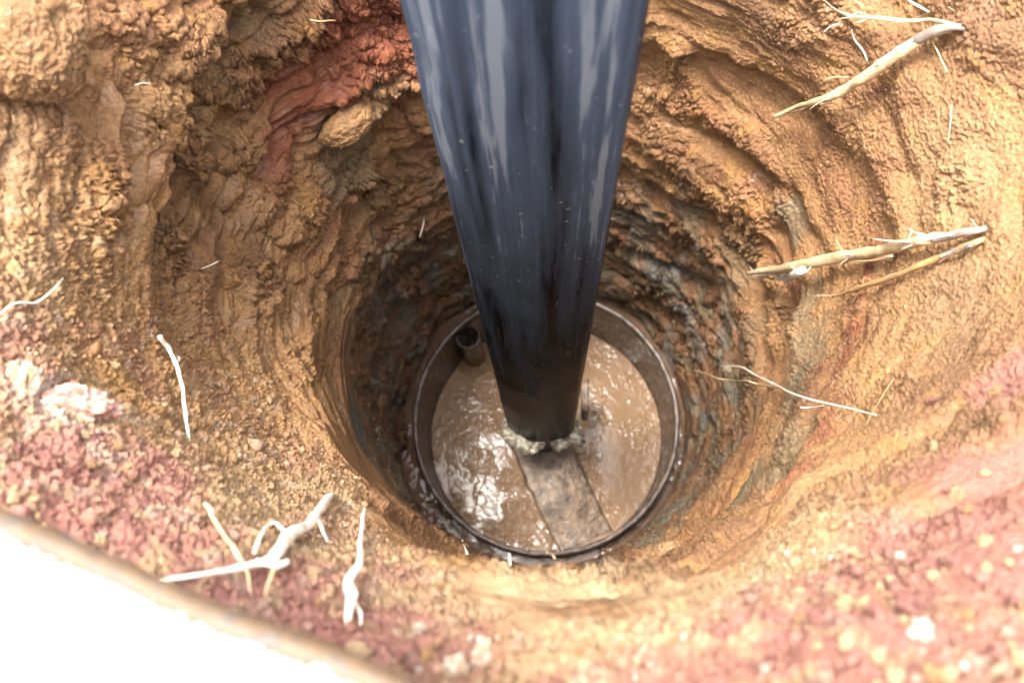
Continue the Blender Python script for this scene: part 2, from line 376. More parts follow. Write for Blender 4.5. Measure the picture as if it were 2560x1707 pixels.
T = lerp(T, YEL*1.05, .25*np.exp(-(angdist(195)/30)**4)*sstep(1.3, 1.0, DEP)); T = lerp(T, OCH*1.25, .7*topmask); T = lerp(T, PAL, .75*topmask*sstep(200, 240, deg) + .12*smooth_r*sstep(1.2, .95, DEP))
for px, py, rad, c, amt in ZONES:
    o = surf(px, py)
    d = np.linalg.norm(P - o, axis=-1)/rad
    near_i = d < 2.6
    if near_i.any():
        mk = np.zeros_like(d); sub = d[near_i] + .5*pn(Pd[near_i], 30, 201) + .3*pn(Pd[near_i], 90, 203)
        mk[near_i] = amt*sstep(1.45, .55, sub); T = lerp(T, c, mk)
# loose ground: pale and pink grains
T = lerp(T, PAL*1.1, .6*topmask*sstep(.12, .34, pn(P, 60, 111)))
T = lerp(T, WHT, .35*topmask*sstep(.30, .46, pn(P, 50, 113)))
T = lerp(T, T*.72, .4*topmask*sstep(.20, .40, pn(P, 45, 115)))
T = lerp(T, PNK, .25*topmask*sstep(.0, .3, pn(P, 14, 117)))
wet = np.clip(.55*np.exp(-(angdist(195)/28)**4)*sstep(1.2, 1.0, DEP)*sstep(-.1, .3, pn(P, 20, 131)) + sstep(-.05, .3, pn(P, 16, 121)+.15*n2)*(.75-.35*cm) + .5*sstep(1.5, 1.8, DEP), 0, 1)
# far ground out to the horizon
ext = [1.6, 2.4, 4, 8, 20, 60, 250, 900]
ring = []
for e in ext:
    p = np.stack([AX+e*np.cos(TH), AY+e*np.sin(TH), 0*TH + .03], -1); p[:, 2] += .04*pn(p, .7, 3)*(e < 30); ring.append(p)
Pall = np.concatenate([Pd, np.array(ring)], 0)
Tall = np.concatenate([T, np.broadcast_to(OCH, (len(ext), NT, 3))], 0)
Wall = np.concatenate([wet, np.full((len(ext), NT), .1)], 0)
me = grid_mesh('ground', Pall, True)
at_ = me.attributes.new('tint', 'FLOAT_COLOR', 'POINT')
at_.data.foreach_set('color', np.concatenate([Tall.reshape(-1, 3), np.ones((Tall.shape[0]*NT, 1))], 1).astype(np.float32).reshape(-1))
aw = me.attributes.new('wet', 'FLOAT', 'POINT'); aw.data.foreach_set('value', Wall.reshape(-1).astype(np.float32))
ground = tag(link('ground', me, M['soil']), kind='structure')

# ------------------------------------------------------------------ slurry in the ring round the bucket, mud in the bucket
def disc(name, r0, r1, z, nr, amp, f, mat, seed):
    th = np.arange(720)/720*2*np.pi; r = np.linspace(r0, r1, nr)[:, None]
    p = np.stack([AX+r*np.cos(th), AY+r*np.sin(th), np.full((nr, 720), z)], -1)
    lump = sstep(-.16, .34, pn(p, 9, seed+9)+.6*pn(p, 24, seed+12))
    pw = p + .008*np.stack([pn(p, 35, seed+20), pn(p, 35, seed+21), 0*p[..., 0]], -1); rr_ = pn(pw, f, seed)*.7 + pn(pw, f*.5, seed+1)*.9 + .42*pn(pw, f*2, seed+2)
    p[..., 2] += amp*(rr_*(.18+1.35*lump) + 1.5*pn(p, 9, seed+6))
    return link(name, grid_mesh(name, p, True), mat)
tag(disc('muddy_water', .300, .40, RIM_Z-.085, 40, .0016, 60, M['slurry'], 300), kind='structure')
MUD_Z = CAM_Z - 2.47
tag(disc('mud', .0005, .2862, MUD_Z, 460, .0018, 85, M['mud'], 320), kind='structure')

# ------------------------------------------------------------------ drilling bucket
def lathe(name, prof, mat, parent, c=(AX, AY), n=256, jit=0, seed=0):
    th = np.arange(n)/n*2*np.pi; pr = np.array(prof)
    p = np.stack([c[0]+pr[:, :1]*np.cos(th), c[1]+pr[:, :1]*np.sin(th), np.repeat(pr[:, 1:], n, 1)], -1)
    if jit:
        d = jit*pn(p, 45, seed); p[..., 0] += d*np.cos(th); p[..., 1] += d*np.sin(th); p[..., 2] += jit*pn(p, 38, seed+4)
    return link(name, grid_mesh(name, p, True), mat, parent)
bk = tag(empty('drill_bucket', (AX, AY, RIM_Z-.6)), 'round muddy steel drilling bucket brimming with brown slurry at the bottom of the pit', 'bucket')
lathe('shell', [(.2875, z) for z in np.linspace(RIM_Z-.55, RIM_Z-.012, 40)] + [(.296, RIM_Z-.012)] + [(.296, z) for z in np.linspace(RIM_Z-.05, RIM_Z-.55, 20)], M['shell'], bk, jit=.0015, seed=5)
lathe('rim', [(.2872, RIM_Z-.011), (.2872, RIM_Z-.002), (.2885, RIM_Z), (.2945, RIM_Z+.001), (.2965, RIM_Z-.001), (.2985, RIM_Z-.006), (.2992, RIM_Z-.03), (.2965, RIM_Z-.034)], M['rim'], bk, jit=.0016, seed=8)
# flat beam across the bucket, just proud of the mud
b0 = at_depth(1350, 1085, 2.42); b1 = at_depth(1470, 1385, 2.42); d = b1-b0; d[2] = 0
ang = math.atan2(d[1], d[0]); ux, uy = math.cos(ang), math.sin(ang); ctr = np.array([b0[0], b0[1]])
ctr = ctr + (np.dot(np.array([AX, AY])-ctr, [ux, uy]))*np.array([ux, uy])
off = np.linalg.norm(ctr - np.array([AX, AY])); hl = math.sqrt(.286**2 - (off+.07)**2)
BW, BT = .071, MUD_Z + .032
prof = [(-BW, MUD_Z-.05), (-BW, BT-.006), (-BW+.006, BT), (-BW*.5, BT+.001), (0, BT+.003), (BW*.5, BT+.001), (BW-.006, BT), (BW, BT-.007), (BW+.004, MUD_Z-.05)]
pp = np.array(prof); pu = np.concatenate([np.linspace(pp[i], pp[i+1], 14, endpoint=False) for i in range(len(pp)-1)] + [pp[-1:]])
sl_ = np.linspace(-.05, hl, 200)
bp = np.stack([ctr[0] + sl_[:, None]*ux - pu[:, 0]*uy, ctr[1] + sl_[:, None]*uy + pu[:, 0]*ux, np.repeat(pu[None, :, 1], 200, 0)], -1)
bp[..., 2] += .0014*pn(bp, 22, 7) + (.0016*pn(bp, 75, 9) + .0012*pn(bp, 150, 19))*(.35+sstep(.0, .05, pu[:, 0]))[None] - .020*sstep(.12, .27, sl_)[:, None] + .16*(pu[:, 0])[None]*(sl_/hl)[:, None]*-1.0*.8
_lat = (.016*(sl_/hl)**2 - .006)[:, None] + .004*perlin(sl_*28, 0*sl_, 0*sl_)[:, None]
bp[..., 0] += -uy*_lat; bp[..., 1] += ux*_lat
bp[..., 0] += .003*pn(bp, 22, 3); bp[..., 1] += .003*pn(bp, 22, 5)
link('crossbar', grid_mesh('crossbar', bp), M['beam'], bk)
# short upright pipe at the far left of the bucket
pc = at_depth(1170, 842, 2.24); pcx = (pc[0], pc[1]); ptop = pc[2]
stub = lathe('pipe_stub', [(.0275, MUD_Z-.05), (.0275, ptop-.02), (.0285, ptop-.002), (.0275, ptop), (.0245, ptop), (.0238, ptop-.004), (.0238, ptop-.16), (.001, ptop-.161)], M['shell'], bk, c=pcx, n=64, jit=.0012, seed=12)
lathe('mud_collar', [(.062, MUD_Z-.012), (.046, MUD_Z+.003), (.036, MUD_Z+.010), (.0272, MUD_Z+.022), (.026, MUD_Z+.022)], M['mud'], stub, c=pcx, n=64, jit=.006, seed=14)

# ------------------------------------------------------------------ black drill rod with its socket
def sq_section(side, rad, rot, n=14):
    pts = []
    for k in range(4):
        cx = (side/2-rad)*(1 if k in (0, 3) else -1); cy = (side/2-rad)*(1 if k < 2 else -1)
        for j in range(n+1):
            a_ = math.pi/2*(k + j/n); pts.append((cx+rad*math.cos(a_), cy+rad*math.sin(a_)))
    out = []
    for i, p in enumerate(pts):                 # break the flats up too
        q_ = pts[(i+1) % len(pts)]; dl = math.hypot(q_[0]-p[0], q_[1]-p[1]); kk = 10 if dl > side*.2 else 1
        out += [(p[0]+(q_[0]-p[0])*t/kk, p[1]+(q_[1]-p[1])*t/kk) for t in range(kk)]
    c_, s_ = math.cos(rot), math.sin(rot); o = np.array(out)
    return np.stack([o[:, 0]*c_-o[:, 1]*s_, o[:, 0]*s_+o[:, 1]*c_], -1)
RODP = [(-.079,-.002), (-.048,-.027), (.012,-.041), (.066,-.024), (.075,-.002), (.048,.075), (-.052,.075)]
def poly_section(poly, rad, n=9, k=10, grow=0.0):   # rounded polygon
    P_ = np.array(poly); P_ = P_*(1+grow); out = []; m_ = len(P_)
    for i in range(m_):
        p, a_, b_ = P_[i], P_[i-1], P_[(i+1) % m_]
        u_, v_ = (a_-p)/np.linalg.norm(a_-p), (b_-p)/np.linalg.norm(b_-p)
        s_, e_ = p+u_*rad, p+v_*rad
        for t in np.linspace(0, 1, n): out.append(s_*(1-t)**2 + 2*p*t*(1-t) + e_*t*t)
        nx = b_ + (p-b_)/np.linalg.norm(p-b_)*rad
        for t in np.linspace(0, 1, k+1)[1:-1]: out.append(e_*(1-t)+nx*t)
    return np.array(out)
ROD_D = 2.20
rc = at_depth(1354, 1062, ROD_D); rz = rc[2]
ROT = R(-45+6)
def sweep(name, sec, zs, mat, parent, cap=True, scale=None):
    p = np.stack([np.stack([rc[0]+sec[:, 0]*(1 if scale is None else scale[i]), rc[1]+sec[:, 1]*(1 if scale is None else scale[i]), np.full(len(sec), z)], -1) for i, z in enumerate(zs)])
    return p
rod = tag(empty('drill_rod', (rc[0], rc[1], rz)), 'black steel drill rod streaked with blue grey dust, hanging down into the muddy bucket', 'drill rod')
sec = poly_section(RODP, .011)
zs = np.concatenate([np.linspace(rz, rz+1.75, 160), np.linspace(rz+1.8, rz+3.0, 12)])
rp = sweep('shaft', sec, zs, None, None)
# hollow worn flats
dn = .0012*pn(rp, 9, 2); rp[..., 0] += dn; rp[..., 1] += dn
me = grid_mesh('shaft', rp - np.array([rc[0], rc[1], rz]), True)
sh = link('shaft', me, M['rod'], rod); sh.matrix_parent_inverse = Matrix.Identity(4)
bmx = bmesh.new(); bmx.from_mesh(me); bmx.edges.ensure_lookup_table()
bmesh.ops.holes_fill(bmx, edges=[e for e in bmx.edges if e.is_boundary], sides=0); bmx.to_mesh(me); bmx.free()
# ragged pale flange under the rod, broken by a notch at its front
N2 = 160; pth = np.arange(N2)/N2*2*np.pi
outl = np.array([(-.082,.03), (-.090,-.010), (-.082,-.034), (-.060,-.052), (-.036,-.066), (-.012,-.062), (.006,-.048), (.013,-.026), (.021,-.046), (.036,-.060), (.062,-.048), (.094,-.048), (.098,-.030), (.082,-.004), (.074,.03), (.05,.085), (-.05,.085)])
ts = np.linspace(0, len(outl), N2, endpoint=False); k0 = ts.astype(int); f0 = (ts-k0)[:, None]
ol = outl[k0]*(1-f0) + outl[(k0+1) % len(outl)]*f0
ol = ol*(1 + (.10*perlin(ts*2.3, 0*ts, 0*ts) + .06*perlin(ts*6, 0*ts+3, 0*ts))[:, None])
rowsf = []
for sc_, dz in ((.62, .012), (.80, .010), (.90, .006), (.96, .004), (1.0, .0), (1.0, -.006), (.985, -.014), (.95, -.021), (.8, -.024), (.62, -.024)):
    x = rc[0]+ol[:, 0]*sc_; y = rc[1]+ol[:, 1]*sc_
    z = rz - .004 + dz + .010*perlin(x*60, y*60, 0*x+dz*40) + .005*perlin(x*150, y*150, 0*x+dz*90)
    rowsf.append(np.stack([x, y, z], -1))
link('flange', grid_mesh('flange', np.array(rowsf), True), M['collar'], rod)
# dark tang that stands on the crossbar inside the socket
tang = poly_section(RODP, .012, 9, 10, -.22)
tz = np.linspace(BT-.02, rz+.0, 20)
tp = np.stack([np.stack([rc[0]+tang[:, 0], rc[1]+tang[:, 1], np.full(len(tang), z)], -1) for z in tz])
link('tang', grid_mesh('tang', tp, True), M['shell'], rod)
fb = bmesh.new(); bmesh.ops.create_cube(fb, size=1); bmesh.ops.scale(fb, vec=(.016, .075, .16), verts=fb.verts)
bmesh.ops.bevel(fb, geom=fb.edges[:], offset=.003, segments=2, affect='EDGES'); bmesh.ops.subdivide_edges(fb, edges=fb.edges[:], cuts=3, use_grid_fill=True)
pm = bpy.data.meshes.new('bracket'); fb.to_mesh(pm); fb.free(); pcn = at_depth(1462, 1000, 2.28)
for v in pm.vertices:
    q_ = np.array(v.co) + pcn; dn = .004*float(pn(q_, 40, 3)); v.co = Vector((q_[0]+dn, q_[1]+dn, q_[2]+dn))
link('bracket', pm, M['beam'], rod)

# ------------------------------------------------------------------ roots
def tube(name, pts, radii, mat, parent=None, n=9, sub=8, rough=.34, seed=0, fray=0):
    pts = np.array(pts); m_ = len(pts); s = np.linspace(0, m_-1, (m_-1)*sub+1)
    k = np.clip(s.astype(int), 0, m_-2); f = (s-k)[:, None]
    g = lambda i: pts[np.clip(i, 0, m_-1)]
    c = .5*((2*g(k)) + (g(k+1)-g(k-1))*f + (2*g(k-1)-5*g(k)+4*g(k+1)-g(k+2))*f*f + (3*g(k)-g(k-1)-3*g(k+1)+g(k+2))*f**3)
    r = np.interp(s, np.arange(m_), radii); r = r*(1 + .22*perlin(s*2.1+seed, 0*s+3, 0*s) + .12*perlin(s*5.3+seed, 0*s+9, 0*s))
    t = np.gradient(c, axis=0); t /= np.linalg.norm(t, axis=1)[:, None]
    up = np.array([.13, .2, 1.0]); a_ = np.cross(t, up); a_ /= np.linalg.norm(a_, axis=1)[:, None]; b_ = np.cross(t, a_)
    th = np.arange(n)/n*2*np.pi
    c = c + (.45*r[:, None])*np.stack([perlin(s*1.1+seed, 0*s+i*7.3, 0*s+seed) for i in range(3)], -1)
    p = c[:, None] + r[:, None, None]*(a_[:, None]*np.cos(th)[None, :, None] + b_[:, None]*np.sin(th)[None, :, None])*(1+rough*perlin(np.repeat(s[:, None]*1.7, n, 1)+seed, np.cos(th)[None]*1.2+0*s[:, None], np.sin(th)[None]*1.2+0*s[:, None]))[..., None]
    p = np.concatenate([c[:1, None].repeat(n, 1), p, c[-1:, None].repeat(n, 1)], 0)
    org = np.array(parent.location) if (parent is not None and parent.type == 'EMPTY') else np.zeros(3)
    return link(name, grid_mesh(name, p, True), mat, parent)
def pix_path(path, lift):                       # points over the soil seen at those pixels, raised towards the open
    out = []
    for i, (px, py) in enumerate(path):
        l = lift[i] if isinstance(lift, (list, tuple)) else lift
        s_ = surf(px, py, 10); out.append(s_ - ray(px, py)*l)
    return out
def pxr(p, wpx): return [np.linalg.norm(a_-CAM)/FPX*x/2 for a_, x in zip(p, wpx)]
ROOT_N = [0]
def root(label, path, wpx, lift, mat, branches=(), hairs=0, group=None, hairmat='root', smoothd=True):
    pts = pix_path(path, lift)
    if smoothd and len(pts) > 2:                # even the distances out, so that the root does not follow every crumb
        dd = np.array([np.linalg.norm(p-CAM) for p in pts]); ds = np.convolve(np.pad(dd, 1, 'edge'), [.25, .5, .25], 'valid')
        ds = np.minimum(dd, ds); ds[-1] = dd[-1] + .03; pts = [CAM + (p-CAM)/d_*e_ for p, d_, e_ in zip(pts, dd, ds)]
    ROOT_N[0] += 1
    base = tube('root', pts, pxr(pts, wpx), M[mat], None, seed=ROOT_N[0]*3.7, n=12)
    tag(base, label, 'root', group)
    for bpath, bw_, bl, bm in branches:
        q_ = pix_path(bpath, bl)
        tube('rootlet', q_, pxr(q_, bw_), M[bm], base, seed=ROOT_N[0]*5.1+len(bpath), n=8)
    rnd = random.Random(ROOT_N[0])
    for _ in range(hairs):
        i = rnd.randrange(len(pts)-1); f = rnd.random(); p = pts[i]*(1-f)+pts[i+1]*f
        dv = pts[i]-pts[i+1]; dv /= np.linalg.norm(dv); L = rnd.uniform(.008, .028)
        side = np.array([rnd.uniform(-1, 1) for _ in range(3)])
        q_ = [p, p+dv*L*.4+side*L*.2, p+dv*L*.8+side*L*.55, p+dv*L+side*L*.75+np.array([0, 0, -L*.15])]
        tube('root_hair', q_, [.0006, .0005, .0004, .0002], M[hairmat], base, n=5, sub=4, seed=rnd.random()*50)
    return base
root('thick cream root slanting down the upper right pit wall, grey where it leaves the soil',
     [(1935,292),(1985,270),(2050,253),(2110,225),(2180,182),(2250,132),(2310,92),(2360,74),(2418,70)], [5,11,18,23,26,27,24,20,16],
     [.035,.035,.03,.03,.025,.02,.012,.008,-.006], 'root',
     [([(2250,132),(2300,96),(2360,72),(2424,70)], [16,27,20,12], [.022,.016,.011,0], 'root_grey'),
      ([(2062,200),(2090,193),(2120,194)], [2.5,3.5,4], .03, 'root'),
      ([(2050,250),(2010,272),(1975,282)], [6,5,2], .033, 'root'), ([(2000,266),(1965,284),(1938,304)], [5,4,2], .036, 'root'), ([(2120,222),(2080,250),(2050,262)], [7,6,2], .03, 'root'), ([(2200,160),(2160,182),(2110,216)], [4,5,4], .034, 'root_white')], hairs=10)
root('thin pale twig-like root with a forked tip, reaching left above the thick cream root',
     [(2094,28),(2130,40),(2180,44),(2250,52),(2320,50),(2370,58),(2422,70)], [3,7,9,9,8,8,7], [.02,.02,.02,.02,.015,.01,-.004], 'root',
     [([(2130,40),(2145,32),(2160,34)], [5,4,2], .021, 'root'), ([(2180,44),(2150,55),(2138,56)], [5,4,2], .021, 'root')], hairs=3)
root('broad frayed cream root sticking straight out of the right pit wall, split at its tip',
     [(1868,682),(1920,678),(1985,668),(2060,652),(2140,638),(2220,620),(2300,603),(2370,592),(2440,574),(2490,568)], [6,16,23,26,26,27,26,21,13,6],
     [.05,.05,.045,.045,.04,.035,.03,.02,.01,-.006], 'root',
     [([(2020,664),(1995,682),(1970,694),(1945,692),(1944,700)], [14,20,22,16,6], .05, 'root_white'),
      ([(1960,672),(1915,684),(1866,686)], [10,8,3], .052, 'root_white'),
      ([(2180,597),(2240,604),(2310,600),(2380,585)], [3,6,8,8], .034, 'root_white'),
      ([(2090,600),(2105,625),(2112,640)], [2,3,4], .043, 'root'), ([(2330,598),(2400,582),(2450,574),(2500,562)], [14,20,15,8], [.031,.022,.012,-.012], 'root_grey'), ([(1985,668),(1930,668),(1890,676)], [9,6,2], .054, 'root'), ([(2000,672),(1940,686),(1880,690)], [8,6,2], .049, 'root_white'), ([(2130,636),(2060,640),(2010,655)], [3,5,6], .05, 'root_white'), ([(2230,640),(2180,652),(2120,655)], [6,5,2], .036, 'root')], hairs=26, hairmat='root_white')
root('ochre root half buried in the right pit wall just below the broad frayed root',
     [(2082,742),(2140,722),(2210,700),(2290,668),(2370,636),(2440,608),(2500,588)], [5,11,13,14,15,14,8], [.012,.012,.012,.012,.012,.010,-.004], 'root_brown',
     [([(2350,643),(2390,628),(2430,612)], [8,17,10], .016, 'root_grey')], hairs=6)
root('slender forked rootlet stretching over the dark shaft from the lower right wall',
     [(2190,1037),(2120,1020),(2050,1005),(1990,988),(1950,968),(1925,955),(1890,938),(1860,920),(1835,915),(1802,915)], [3,4,5,6,6,6,5,5,4,3],
     [.0,.015,.03,.04,.05,.05,.05,.05,.05,.05], 'root_white',
     [([(1950,968),(1905,962),(1870,952),(1845,952),(1822,950),(1790,944),(1760,932),(1734,925)], [5,4.5,4,4,4,3.5,3,2], .05, 'root')], smoothd=True)
root('curved white rootlet standing up on the left slope',
     [(398,842),(420,870),(440,912),(455,965),(462,1015),(468,1060),(474,1112)], [10,11,10,9,9,8,5], [.03,.03,.03,.025,.02,.012,-.002], 'root_white',
     [([(440,908),(448,900),(447,892)], [6,6,4], .03, 'root_white')])
root('thin wavy white rootlet lying on the ochre soil at the left edge',
     [(-10,795),(12,776),(35,760),(62,756),(88,757),(112,742),(140,718),(162,688)], [4,5,5,5,5,5,5,4], .008, 'root_white')
root('knotted branching white root in the foreground, lying on the reddish soil above the white board',
     [(390,1450),(470,1440),(540,1428),(610,1416),(665,1402),(700,1372),(725,1335),(770,1310),(795,1285),(810,1262),(828,1236)], [7,11,13,16,20,30,31,25,21,24,12],
     [.003,.006,.008,.010,.012,.014,.015,.016,.016,.017,.018], 'root_white',
     [([(512,1258),(528,1275),(532,1292),(560,1335),(585,1370),(608,1408)], [10,16,11,11,11,13], [.012,.014,.013,.013,.012,.011], 'root'),
      ([(636,1380),(650,1340),(672,1312),(692,1308),(712,1330),(722,1340)], [9,9,8,10,11,14], .014, 'root_white'),
      ([(795,1300),(806,1325),(818,1352)], [12,9,4], .015, 'root_white'),
      ([(690,1405),(682,1430),(670,1462),(664,1490)], [13,10,8,4], .010, 'root'),
      ([(640,1405),(690,1412),(718,1405)], [18,22,12], .013, 'root_white'),
      ([(614,1418),(622,1450),(624,1478)], [8,6,4], .009, 'root')])
root('lone white root hanging upright in the foreground beside the knotted branching root',
     [(912,1270),(905,1310),(900,1360),(902,1400),(885,1432),(872,1460),(880,1500),(872,1545),(866,1585)], [8,11,12,14,21,25,27,18,7],
     [.02,.02,.02,.018,.016,.014,.012,.008,.001], 'root_white',
     [([(884,1500),(900,1530),(902,1560)], [11,9,4], .012, 'root_white')])
HAIR = [
 ([(775,50),(800,54),(838,52)], [3,4,3], 'short straw coloured root hair on the red clay left of the rod'),
 ([(338,214),(358,208),(376,210)], [2,3,2], 'tiny pale root hair on the stepped ridge at upper left'),
 ([(504,672),(525,664),(546,653)], [2,3,2], 'short pale root hair on the left wall beside the dark clefts'),
 ([(2130,75),(2136,100),(2158,128),(2168,152)], [2,3,4,3], 'pale rootlet dangling below the thin forked root at upper right'),
 ([(2330,104),(2348,138),(2368,182)], [3,3,3], 'yellowish rootlet dangling right of the thick cream root'),
 ([(2378,262),(2376,310),(2370,355)], [3,3,2], 'straight yellow root hair on the bright right wall'),
 ([(2270,0),(2295,16),(2322,30)], [4,6,4], 'pale root stub at the top edge above the thin forked root'),
 ([(2000,1018),(2030,1018),(2060,1014)], [2,3,2], 'fine pale root hair just below the slender forked rootlet'),
 ([(1156,1350),(1160,1362),(1168,1382)], [3,4,4], 'fine root hair poking up from the near lip, left of the bucket bottom'),
 ([(1273,1382),(1274,1395),(1276,1412)], [2,3,3], 'fine root hair poking up from the near lip, below the bucket bottom'),
 ([(1366,1380),(1378,1384),(1388,1396)], [3,4,4], 'curled orange root hair on the near lip under the crossbar'),
 ([(1050,592),(1056,570),(1060,548)], [2,3,2], 'pale root hair on the dark shaft wall left of the rod'),
 ([(2165,1060),(2200,1000),(2235,945)], [2,2,2], 'long fine yellow root hair above the slender forked rootlet on the right slope'),
 ([(2100,60),(2078,66),(2060,80)], [2,3,2], 'tiny root curl left of the dangling pale rootlet'),
]
for path, wd, lab in HAIR:
    root(lab, path, wd, .008, 'root_brown' if 'long fine' in lab else 'root' if 'yellow' in lab or 'orange' in lab or 'straw' in lab else 'root_white', smoothd=False)

# ------------------------------------------------------------------ clods, lumps and crumbs
def blob(name, c, rad, seed, mat, col, sub=5, amp=.28, f=1.0, squash=(1, 1, 1), rot=None, mixcol=None):
    bm = bmesh.new(); bmesh.ops.create_icosphere(bm, subdivisions=sub, radius=1)
    me = bpy.data.meshes.new(name); bm.to_mesh(me); bm.free()
    v = np.zeros(len(me.vertices)*3, np.float32); me.vertices.foreach_get('co', v); v = v.reshape(-1, 3)
    o = seed*3.1
    r_ = 1 + amp*(pn(v+o, 1.1*f)*.9 + .45*pn(v+o, 2.7*f)) - amp*.55*(.4-np.minimum(np.abs(pn(v+o, 2.1*f)), .4))
    if sub >= 5: r_ += .16*np.minimum(np.abs(pn(v+o, 5)), .4) + .12*np.minimum(np.abs(pn(v+o, 10)), .4) + .10*np.minimum(np.abs(pn(v+o, 20)), .4) + .03*pn(v+o, 36)
    p = v*r_[:, None]*np.array(squash)*rad
    if rot is not None: p = p @ rot.T
    me.vertices.foreach_set('co', p.astype(np.float32).reshape(-1)); me.update()
    n = len(v)
    cc = np.array(col)[None]*(1+.25*pn(v+o, 3))[:, None]
    if mixcol is not None: cc = cc + (np.array(mixcol)[None]-cc)*np.clip(sstep(-.15, .25, pn(v+o, 2.3)+.5*pn(v+o, 6)), 0, 1)[:, None]
    at2 = me.attributes.new('tint', 'FLOAT_COLOR', 'POINT'); at2.data.foreach_set('color', np.concatenate([cc, np.ones((n, 1))], 1).astype(np.float32).reshape(-1))
    w2 = me.attributes.new('wet', 'FLOAT', 'POINT'); w2.data.foreach_set('value', np.full(n, .35, np.float32))
    ob = link(name, me, mat); ob.location = Vector(c.tolist()); return ob
def frame_at(px, py):                           # columns: image right, image up, towards the camera
    d_ = -ray(px, py); r_ = np.cross([0, 1, 0], d_); r_ /= np.linalg.norm(r_); u_ = np.cross(d_, r_); return np.stack([r_, u_, d_], 1)
c = surf(70, 90); tag(blob('soil_clod', c + (CAM-c)*.040, .043, 3, M['soil'], OCH, 6, .25, mixcol=OCH*.8, squash=(1.05, 1.2, .75), rot=frame_at(70, 90)), 'big knobbly clay clod jutting out in the top left corner over a dark gap', 'clod')
c = surf(868, 310); tag(blob('soil_clod', c + (CAM-c)*.004, .030, 9, M['soil'], OCH*1.02, 6, .22, squash=(1.25, .72, .7), rot=frame_at(868, 310)@np.array([[.78,-.62,0],[.62,.78,0],[0,0,1]])), 'rounded yellowish clod on the far left wall beside the red clay streak', 'clod')
c = surf(185, 1010); tag(blob('soil_clod', c - (CAM-c)*.006, .017, 15, M['soil'], WHT, 6, .42, 1.4, mixcol=PNK*1.15, squash=(1.7, .8, .6), rot=frame_at(185, 1010)), 'broad pale bump added for a soft pinkish white highlight on the left slope above the red soil', 'clod')  # added bump, its white colour stands for a soft highlight on the soil
c = surf(55, 960); tag(blob('soil_clod', c - (CAM-c)*.006, .013, 25, M['soil'], WHT, 6, .42, 1.4, mixcol=PAL, squash=(.9, 1.3, .6), rot=frame_at(55, 960)), 'small whitish clod at the left edge beside the broad pale highlight bump', 'clod')
c = surf(1210, 1640); tag(blob('soil_clod', c + (CAM-c)*.003, .0065, 28, M['soil'], WHT*1.1, 5, .45, 1.4, mixcol=PAL, squash=(.8, 1.4, .7), rot=frame_at(1210, 1640)), 'bright white chalky lump at the bottom edge right of the white board', 'clod')
c = surf(1140, 1670); tag(blob('soil_clod', c + (CAM-c)*.003, .0065, 29, M['soil'], WHT*1.1, 5, .45, 1.4, mixcol=PAL, squash=(1.1, .9, .7), rot=frame_at(1140, 1670)), 'squat chalky lump at the bottom edge, nearest to the white board', 'clod')

# lumps of the loose spoil, one object each
protos = [blob('soil_lump', np.zeros(3), 1.0, 40+i, M['soil'], cc, 4, .55, 1.5) for i, cc in enumerate((PAL*1.1, WHT, PNK*1.1, PAL, OCH, PNK*.75))]
LAB = ['pale buff soil lump lying in the reddish spoil at the pit edge', 'whitish soil lump lying in the reddish spoil at the pit edge', 'pink clay lump lying in the spoil at the pit edge',
       'pale buff soil lump lying in the reddish spoil at the pit edge', 'ochre soil lump lying in the spoil at the pit edge', 'dark red clay lump lying in the spoil at the pit edge']
zone = [(1950,2560,1330,1720,60), (1000,1950,1560,1715,18), (0,480,1020,1380,20), (2300,2560,950,1330,10), (450,1000,1420,1640,12)]
usedp = set()
for x0, x1, y0, y1, cnt in zone:
    for _ in range(cnt):
        px, py = random.uniform(x0, x1), random.uniform(y0, y1)
        if py > 1300 + (px+20)*.40 - 20: continue
        k = random.choices(range(6), (3, 3 if y0 > 1300 else 0, 2, 2, 1, 2))[0]
        o = protos[k] if k not in usedp else protos[k].copy()
        if k in usedp: COL.objects.link(o)
        usedp.add(k)
        s_ = random.choice((.002, .0025, .003, .0038, .005))*random.uniform(.8, 1.2)
        p = surf(px, py); o.location = Vector((p + (CAM-p)/np.linalg.norm(CAM-p)*s_*.05).tolist())
        o.scale = (s_*random.uniform(.8, 1.4), s_, s_*random.uniform(.6, 1)); o.rotation_euler = (random.random()*6, random.random()*6, random.random()*6)
        tag(o, LAB[k], 'soil lump', 'soil lumps in the loose spoil at the pit edge')
for k in range(6):
    if k not in usedp: bpy.data.objects.remove(protos[k])
# uncountable crumbs
ico = bmesh.new(); bmesh.ops.create_icosphere(ico, subdivisions=1, radius=1); ico.verts.ensure_lookup_table()
iv = np.array([v.co for v in ico.verts]); ifc = np.array([[v.index for v in f.verts] for f in ico.faces]); ico.free()
cand = np.argwhere((topmask > .35) & (U > -150) & (U < 2710) & (V > 800) & (V < 1850) & (DD < 1.2) & (RR < .75))
NC = 3500; sel = cand[rng.integers(0, len(cand), NC)]
ctr_ = Pd[sel[:, 0], sel[:, 1]]; nn = NRM[sel[:, 0], sel[:, 1]]
sz = .0012*np.exp(rng.normal(0, .5, NC)) + .0006
vv = iv[None]*(1+.3*rng.normal(size=(NC, len(iv), 1)))*sz[:, None, None]*rng.uniform(.7, 1.3, (NC, 1, 3)) + (ctr_ + nn*sz[:, None]*.4)[:, None]
ff = (ifc[None] + (np.arange(NC)*len(iv))[:, None, None]).reshape(-1, 3)
me = bpy.data.meshes.new('soil_crumbs'); me.vertices.add(NC*len(iv)); me.vertices.foreach_set('co', vv.astype(np.float32).reshape(-1))
